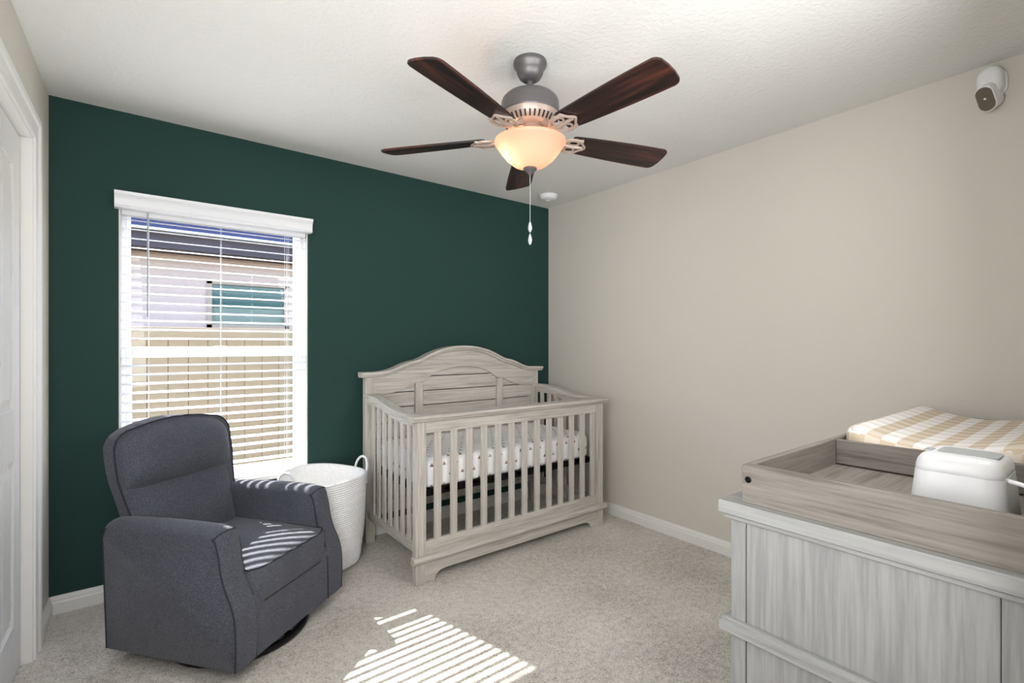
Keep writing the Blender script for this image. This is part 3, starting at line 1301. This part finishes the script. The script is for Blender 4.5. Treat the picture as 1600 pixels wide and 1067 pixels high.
def handle(ang, lean, hh, wid):
    c, s = math.cos(ang), math.sin(ang)
    t = (-s, c)
    pts = []
    for i in range(17):
        a = PI * i / 16
        o_ = math.cos(a) * wid
        up = math.sin(a) ** .8 * hh
        out = .243 + lean * math.sin(a)
        pts.append((BX + c * out + t[0] * o_, BY + s * out + t[1] * o_, .495 + up))
    p0, p1 = pts[0], pts[-1]
    pts = [(p0[0], p0[1], .43)] + pts + [(p1[0], p1[1], .43)]
    tube('handle', pts, .0075, M['rope'], bk_, 8)


handle(math.radians(12), .02, .085, .062)
handle(math.radians(206), .0, .088, .07)

# ---------------------------------------------------------------- dresser
dr = thing('dresser', 'washed grey wooden dresser under the changing tray', 'dresser', (1.93, .37, 0))
X0, X1, Y0, Y1, DT = 1.200, 2.700, .108, .643, .875
bm = bmesh.new()
add_box(bm, X0 - .020, X1 + .02, Y0 - .012, Y1 + .024, .842, DT, .003)
finish('top', bm, M['dres_y'], dr)
tp = box('top_moulding', X0 - .011, X1 + .011, Y0 - .008, Y1 + .014, .829, .842, M['dres_y'], dr, .003)
def end_rect(name, y0, y1, z0, z1, mat, x=X0, t=.02, bev=.0015):
    return box(name, x, x + t, y0, y1, z0, z1, mat, dr, bev)
end_rect('end_stile', .6055, Y1, 0, .83, M['dres_z'])
end_rect('end_stile', Y0, .1525, 0, .83, M['dres_z'])
for z0, z1 in ((.562, .83), (.28, .56), (.06, .278)):
    end_rect('end_panel', .154, .604, z0, z1, M['dres_z'], X0 + .002)


def belt(z):
    bm = bmesh.new()
    pr = [(0, z - .018), (.017, z - .018), (.020, z - .015), (.020, z + .008), (.0155, z + .010), (.0155, z + .016), (.012, z + .018), (0, z + .018)]
    # runs round the end and the front
    rings = []
    for (x, y, dx, dy) in ((X0, Y0, -1, 0), (X0, Y1, -1, 1), (X1, Y1, 1, 1), (X1, Y0, 1, 0)):
        rings.append([bm.verts.new((x + dx * a, y + dy * a, b)) for a, b in pr])
    for A, B in zip(rings, rings[1:]):
        for i in range(len(pr) - 1):
            bm.faces.new((A[i], A[i + 1], B[i + 1], B[i]))
    bm.faces.new(rings[0])
    bm.faces.new(rings[-1])
    finish('belt_moulding', bm, M['dres_y'], dr)


belt(.562)
belt(.062)
bm = bmesh.new()
add_box(bm, X0 + .022, X1 - .02, Y0, Y1 - .022, .06, .83)
finish('carcass', bm, M['dres_z'], dr)
box('end_panel', X1 - .02, X1, Y0, Y1, 0, .83, M['dres_z'], dr, .0015)
# front faces +y: drawers
box('front_frame', X0 + .02, X1 - .02, Y1 - .022, Y1 - .008, .06, .83, M['dres_x'], dr)
for r_, (z0, z1) in enumerate(((.09, .31), (.325, .54), (.59, .82))):
    ncol = 2 if r_ < 2 else 3
    for c_ in range(ncol):
        w_ = (X1 - X0 - .08) / ncol
        xa = X0 + .04 + c_ * w_ + .006
        xb = xa + w_ - .012
        d = box('drawer', xa, xb, Y1 - .008, Y1 + .006, z0, z1, M['dres_x'], dr, .003)
        bm = bmesh.new()
        add_lathe(bm, [(.006, 0), (.006, .012), (.014, .02), (.013, .028), (0, .03)], (0, 0, 0), 14)
        bm.transform(Matrix.Translation(((xa + xb) / 2, Y1 + .006, (z0 + z1) / 2)) @ Matrix.Rotation(-PI / 2, 4, 'X'))
        finish('knob', bm, M['black'], d, autos=.6)

# ---------------------------------------------------------------- changing tray
tr = thing('changing_tray', 'low grey wooden changing tray sitting on the dresser', 'changing tray', (1.95, .37, DT))
TX0, TX1, TY0, TY1, TZ = 1.207, 2.690, .110, .618, .972
bm = bmesh.new()


def rboard(a0, a1, z0, z1, r=.010, n=4):
    pts = [(a0, z0), (a1, z0)]
    for i in range(n + 1):
        a = i / n * PI / 2
        pts.append((a1 - r + r * math.cos(a), z1 - r + r * math.sin(a)))
    for i in range(n + 1):
        a = PI / 2 + i / n * PI / 2
        pts.append((a0 + r + r * math.cos(a), z1 - r + r * math.sin(a)))
    return pts


prism('end_board', rboard(TY0, TY1, DT, TZ), 0, TX0, TX0 + .018, M['tray_y'], tr, .0015)
prism('end_board', rboard(TY0, TY1, DT, TZ), 0, TX1 - .018, TX1, M['tray_y'], tr, .0015)
box('long_board', TX0 + .018, TX1 - .018, TY1 - .018, TY1, DT, TZ - .002, M['tray_x'], tr, .002)
box('long_board', TX0 + .018, TX1 - .018, TY0, TY0 + .018, DT, TZ - .002, M['tray_x'], tr, .002)
box('divider', 1.765, 1.783, TY0 + .018, TY1 - .018, DT + .018, TZ - .004, M['tray_y'], tr, .002)
box('tray_floor', TX0 + .018, TX1 - .018, TY0 + .018, TY1 - .018, DT + .006, DT + .014, M['tray_x'], tr)
bm = bmesh.new()
add_lathe(bm, [(.0, .004), (.003, .004), (.0032, .001), (.0055, .0035), (.0078, .002), (.0082, 0), (.0082, -.004)], (0, 0, 0), 20, cap=True)
bm.transform(Matrix.Translation((TX0, .602, .934)) @ Matrix.Rotation(-PI / 2, 4, 'Y'))
finish('bolt', bm, M['black'], tr, autos=.5)

# changing pad
def padz(x, y):
    c = (.145 + .61) / 2
    v = (y - c) / .22
    return .052 * (abs(v) ** 2.2) - .026 + .012 * max(0, (x - 2.2))


pad = soft_slab('changing_pad', 1.795, 2.660, .160, .598, DT + .016, 1.000, .045, M['gingham'], None, zfun=padz, wob=.0012)
tag(pad, 'contoured changing pad in tan and white gingham cover', 'changing pad')

# ---------------------------------------------------------------- wipe warmer
wwx0, wwx1, wwy0, wwy1 = 1.325, 1.520, .110 + .048, .318
ww = thing('wipe_warmer', 'white rounded wipe warmer with grey lid window in the tray', 'wipe warmer', ((wwx0 + wwx1) / 2, (wwy0 + wwy1) / 2, DT + .014))


def rr_ring(bm, x0, x1, y0, y1, z, R, k=8, tilt=0):
    out = []
    for (cx, cy, s) in ((x1 - R, y1 - R, 0), (x0 + R, y1 - R, 1), (x0 + R, y0 + R, 2), (x1 - R, y0 + R, 3)):
        for i in range(k + 1):
            a = s * PI / 2 + i / k * PI / 2
            out.append(bm.verts.new((cx + R * math.cos(a), cy + R * math.sin(a), z)))
    return out


def loft(name, secs, mat, parent, R=.034, ang=50, x0=wwx0, x1=wwx1, y0=wwy0, y1=wwy1):
    bm = bmesh.new()
    rings = [rr_ring(bm, x0 + o_, x1 - o_, y0 + o_, y1 - o_, z, max(.004, R - o_ * .3)) for o_, z in secs]
    for a, b in zip(rings, rings[1:]):
        n_ = len(a)
        for i in range(n_):
            j = (i + 1) % n_
            bm.faces.new((a[i], a[j], b[j], b[i]))
    bm.faces.new(rings[0])
    bm.faces.new(rings[-1])
    return finish(name, bm, mat, parent, autos=math.radians(ang))


zb0 = DT + .014
loft('body', [(.004, zb0), (.0, zb0 + .004), (.004, zb0 + .06), (.009, zb0 + .112)], M['plastic'], ww)
lid = loft('lid', [(.0105, zb0 + .112), (.0095, zb0 + .114), (.0100, zb0 + .122), (.013, zb0 + .134), (.018, zb0 + .142), (.026, zb0 + .1465), (.04, zb0 + .148)], M['plastic'], ww, ang=60)
bm = bmesh.new()
cxw = (wwx0 + wwx1) / 2
rg = rr_ring(bm, cxw - .042, cxw + .040, wwy0 + .022, wwy1 - .040, zb0 + .1492, .016)
rg2 = rr_ring(bm, cxw - .042, cxw + .040, wwy0 + .022, wwy1 - .040, zb0 + .1462, .016)
n_ = len(rg)
for i in range(n_):
    bm.faces.new((rg[i], rg[(i + 1) % n_], rg2[(i + 1) % n_], rg2[i]))
bm.faces.new(rg)
finish('lid_window', bm, M['greyglass'], ww, label='translucent grey lid window')
for k in range(3):
    x = cxw - .034 + k * .014
    box('button', x, x + .006, wwy1 - .032, wwy1 - .018, zb0 + .1470, zb0 + .1488, M['greyglass'], ww)
tube('power_cord', [(1.375, wwy0 + .012, zb0 + .110), (1.368, wwy0 - .008, zb0 + .108), (1.362, wwy0 - .030, zb0 + .104), (1.360, .104, zb0 + .09), (1.360, .099, zb0 + .05)], .0045, M['plastic'], ww, 8)

# ---------------------------------------------------------------- ceiling fan
FX, FY = 1.298, 1.557
fan = thing('ceiling_fan', 'five-blade ceiling fan with dark wood blades and lit bowl lamp', 'ceiling fan', (FX, FY, H))
lathe('canopy', [(.068, 2.4395), (.069, 2.428), (.066, 2.418), (.058, 2.408), (.056, 2.400), (.053, 2.388), (.044, 2.372), (.030, 2.362), (.020, 2.358)], (FX, FY, 0), M['bronze'], fan, 40)
lathe('downrod', [(.012, 2.36), (.012, 2.318), (.030, 2.314), (.032, 2.300)], (FX, FY, 0), M['bronze'], fan, 20)
lathe('motor_housing', [(.030, 2.306), (.075, 2.302), (.102, 2.292), (.114, 2.280), (.119, 2.268), (.121, 2.225), (.122, 2.219), (.119, 2.214)], (FX, FY, 0), M['bronze'], fan, 48, ang=30)
lathe('vent_ring', [(.119, 2.214), (.117, 2.203), (.110, 2.188), (.098, 2.174), (.086, 2.166), (.062, 2.163)], (FX, FY, 0), M['iron'], fan, 48, ang=30, label='pale pewter slotted vent ring')
bm = bmesh.new()
for k in range(36):
    a = 2 * PI * k / 36
    t = bmesh.new()
    bmesh.ops.create_cube(t, size=1)
    bmesh.ops.scale(t, vec=(.026, .0065, .006), verts=t.verts)
    mtx = Matrix.Translation((FX, FY, 0)) @ Matrix.Rotation(a, 4, 'Z') @ Matrix.Translation((.1055, 0, 2.184)) @ Matrix.Rotation(math.radians(-52), 4, 'Y')
    merge(bm, t, mtx)
finish('vent_slots', bm, M['dark'], fan, kind='stuff')
lathe('switch_housing', [(.060, 2.164), (.062, 2.156), (.052, 2.150), (.050, 2.128), (.064, 2.122), (.068, 2.112), (.050, 2.108)], (FX, FY, 0), M['iron'], fan, 32, ang=30)
# glass bowl
bp_ = [(.138, 2.1120), (.147, 2.1100), (.1490, 2.1040), (.1460, 2.0980), (.136, 2.0860), (.120, 2.062), (.098, 2.036), (.070, 2.014), (.040, 2.002), (.012, 1.998)]
bpi = [(r - .004, z + .003) for r, z in bp_[2:-1]][::-1]
bm = bmesh.new()
add_lathe(bm, bp_, (FX, FY, 0), 56, cap=False)
finish('glass_bowl', bm, M['bowl'], fan, smooth=True)
lathe('finial', [(.006, 2.02), (.010, 2.004), (.028, 2.000), (.0285, 1.994), (.020, 1.988), (.012, 1.982), (.007, 1.974), (.003, 1.970)], (FX, FY, 0), M['bronze'], fan, 24)
tube('pull_chain', [(FX, FY, 1.975), (FX, FY, 1.778)], .0012, M['chain'], fan, 6)
for z1, z0 in ((1.780, 1.733), (1.730, 1.682)):
    hgt = z1 - z0
    lathe('chain_pendant', [(.0012, z0), (.006, z0 + hgt * .12), (.0085, z0 + hgt * .35), (.0080, z0 + hgt * .55), (.005, z0 + hgt * .82), (.0012, z1)], (FX, FY, 0), M['chain'], fan, 12, label='pale pull-chain pendant')
# bulbs in the bowl
for k, (dx, dy, e) in enumerate(((-.062, .034, 0.95), (.056, -.040, 0.22))):
    L_ = lamp('fan_bulb_light', 'POINT', (FX + dx, FY + dy, 2.070), None, e, (1.0, .64, .41), shadow_soft_size=.02)

# blades
BZ = 2.128
def blade_mesh():
    bm = bmesh.new()
    out = []
    r0, r1, w0, w1 = .185, .662, .052, .070
    # outline: root arc, flaring sides, rounded tip corners
    out.append((r0, -w0 + .006))
    for i in range(8):
        t = i / 7
        out.append((r0 + .012 + (r1 - .030 - r0 - .012) * t, -(w0 + (w1 - w0) * math.sin(t * PI / 2))))
    for i in range(1, 7):
        a = -PI / 2 + i / 6 * PI / 2
        out.append((r1 - .030 + .018 * math.cos(a) + .006 * i / 6, -(w1 - .020) + .020 * math.sin(a)))
    out.append((r1 - .001, -.018))
    m_ = [(x, -y) for x, y in out[::-1]]
    out = out + m_
    add_prism(bm, out, 2, -.004, .004, .0012)
    return bm


def bracket_mesh():
    bm = bmesh.new()
    # arm from the hub down to the blade root
    add_tube(bm, [(.070, 0, .038), (.088, 0, .034), (.105, 0, .018), (.125, 0, .004), (.150, 0, -.006), (.175, 0, -.010)], [.011, .010, .009, .009, .010, .010], 8)
    # scrolls: two side loops and a plate under the blade
    for s in (-1, 1):
        loop = []
        for i in range(20):
            a = 2 * PI * i / 20
            loop.append((.190 + .024 * math.cos(a), s * (.025 + .016 * math.sin(a)), -.010))
        add_tube(bm, loop, .0045, 6, closed=True)
        add_tube(bm, [(.120, 0, .003), (.140, s * .020, -.006), (.165, s * .044, -.010), (.195, s * .050, -.010), (.222, s * .040, -.009)], .006, 6)
    add_tube(bm, [(.165, 0, -.010), (.200, 0, -.010), (.245, 0, -.008)], [.010, .009, .006], 8)
    poly = [(.205, -.046), (.222, -.050), (.230, -.030), (.240, -.018), (.252, -.008), (.256, 0), (.252, .008), (.240, .018), (.230, .030), (.222, .050), (.205, .046)]
    add_tube(bm, [(x, y, -.009) for x, y in poly], .0055, 6)
    for (x, y) in ((.222, -.034), (.222, .034), (.243, 0)):
        add_lathe(bm, [(.0, -.016), (.004, -.015), (.0045, -.012)], (x, y, 0), 8)
    return bm


bmB = blade_mesh()
b0 = finish('fan_blade', bmB, M['walnut'], fan)
k0 = finish('blade_bracket', bracket_mesh(), M['iron'], fan, autos=.7, label='pale pewter scrolled bracket')
for k in range(5):
    a = math.radians(56 + 72 * k)
    if k == 0:
        b, kk = b0, k0
    else:
        b, kk = b0.copy(), k0.copy()
        COL.objects.link(b)
        COL.objects.link(kk)
    mtx = Matrix.Translation((FX, FY, BZ)) @ Matrix.Rotation(a, 4, 'Z') @ Matrix.Rotation(math.radians(-13), 4, 'X')
    mk = Matrix.Translation((FX, FY, BZ)) @ Matrix.Rotation(a, 4, 'Z') @ Matrix.Rotation(math.radians(-9), 4, 'X')
    b.matrix_basis = mtx
    kk.matrix_basis = mk

# ---------------------------------------------------------------- smoke detector, security camera
SX, SY = 2.571, 2.858
sd = thing('smoke_detector', 'round white smoke detector on the ceiling near the corner', 'smoke detector', (SX, SY, H))
lathe('base_plate', [(.070, 2.4395), (.070, 2.430), (.066, 2.428)], (SX, SY, 0), M['plastic'], sd, 40)
lathe('cover', [(.066, 2.429), (.066, 2.418), (.060, 2.408), (.045, 2.402), (.020, 2.400), (.018, 2.403), (0, 2.403)], (SX, SY, 0), M['plastic'], sd, 40, ang=30)

SCX, SCY, SCZ = XR, .388, 2.336
cm = thing('security_camera', 'white wall camera with dark lens face high on the right wall', 'security camera', (SCX, SCY, SCZ))


def capsule_prism(name, mtx, hw, hh, depth, mat, parent, bev=.006, label=None):
    bm = bmesh.new()
    pts = []
    for i in range(13):
        a = i / 12 * PI
        pts.append((hw * math.cos(a), hh + hw * math.sin(a)))
    for i in range(13):
        a = PI + i / 12 * PI
        pts.append((hw * math.cos(a), -hh + hw * math.sin(a)))
    t = bmesh.new()
    sl = [(0, 0)] + [(bev * (1 - math.cos(i / 6 * PI / 2)), depth - bev + bev * math.sin(i / 6 * PI / 2)) for i in range(7)]
    rings = []
    for o_, z in sl:
        k_ = (hw - o_) / hw
        rings.append([t.verts.new((x * k_, (y - (hh if y > 0 else -hh)) * k_ + (hh if y > 0 else -hh) if abs(y) >= hh else y, z)) for x, y in pts])
    for P_, Q_ in zip(rings, rings[1:]):
        for i in range(len(pts)):
            j = (i + 1) % len(pts)
            t.faces.new((P_[i], P_[j], Q_[j], Q_[i]))
    t.faces.new(rings[0])
    t.faces.new(rings[-1])
    merge(bm, t, mtx)
    return finish(name, bm, mat, parent, autos=.6, label=label)


# wall plate (thin capsule against the wall), arched arm block, head
m1 = Matrix.Translation((XR, SCY - .012, SCZ + .012)) @ Matrix.Rotation(-PI / 2, 4, 'Y') @ Matrix.Rotation(PI / 2, 4, 'Z')
capsule_prism('wall_plate', m1, .036, .020, .012, M['plastic'], cm, .003)
m2 = Matrix.Translation((XR - .010, SCY, SCZ + .012)) @ Matrix.Rotation(-PI / 2, 4, 'Y') @ Matrix.Rotation(PI / 2, 4, 'Z')
capsule_prism('arm_housing', m2, .040, .022, .062, M['plastic'], cm, .024)
tgt = (Vector((0.55, 1.0, .9)) - Vector((XR - .06, SCY + .02, SCZ - .03))).normalized()
zax = tgt
rx = Vector((0, 0, 1)).cross(zax).normalized()
ry = zax.cross(rx)
R_ = Matrix((rx, ry, zax)).transposed().to_4x4()
ctr = Vector((XR - .052, SCY + .002, SCZ - .049))
m3 = Matrix.Translation(ctr) @ R_ @ Matrix.Rotation(math.radians(2), 4, 'Z') @ Matrix.Translation((0, 0, -.03))
capsule_prism('camera_head', m3, .031, .023, .060, M['plastic'], cm, .008)
m4 = m3 @ Matrix.Translation((0, 0, .0595))
capsule_prism('lens_face', m4, .0265, .022, .0035, M['cambrown'], cm, .0015, label='dark brown oval lens face')
bm = bmesh.new()
add_lathe(bm, [(.0045, 0), (.0045, .001), (0, .0014)], (0, 0, 0), 12)
bm.transform(m4 @ Matrix.Translation((0, .002, .0035)))
finish('lens', bm, M['plastic'], cm)
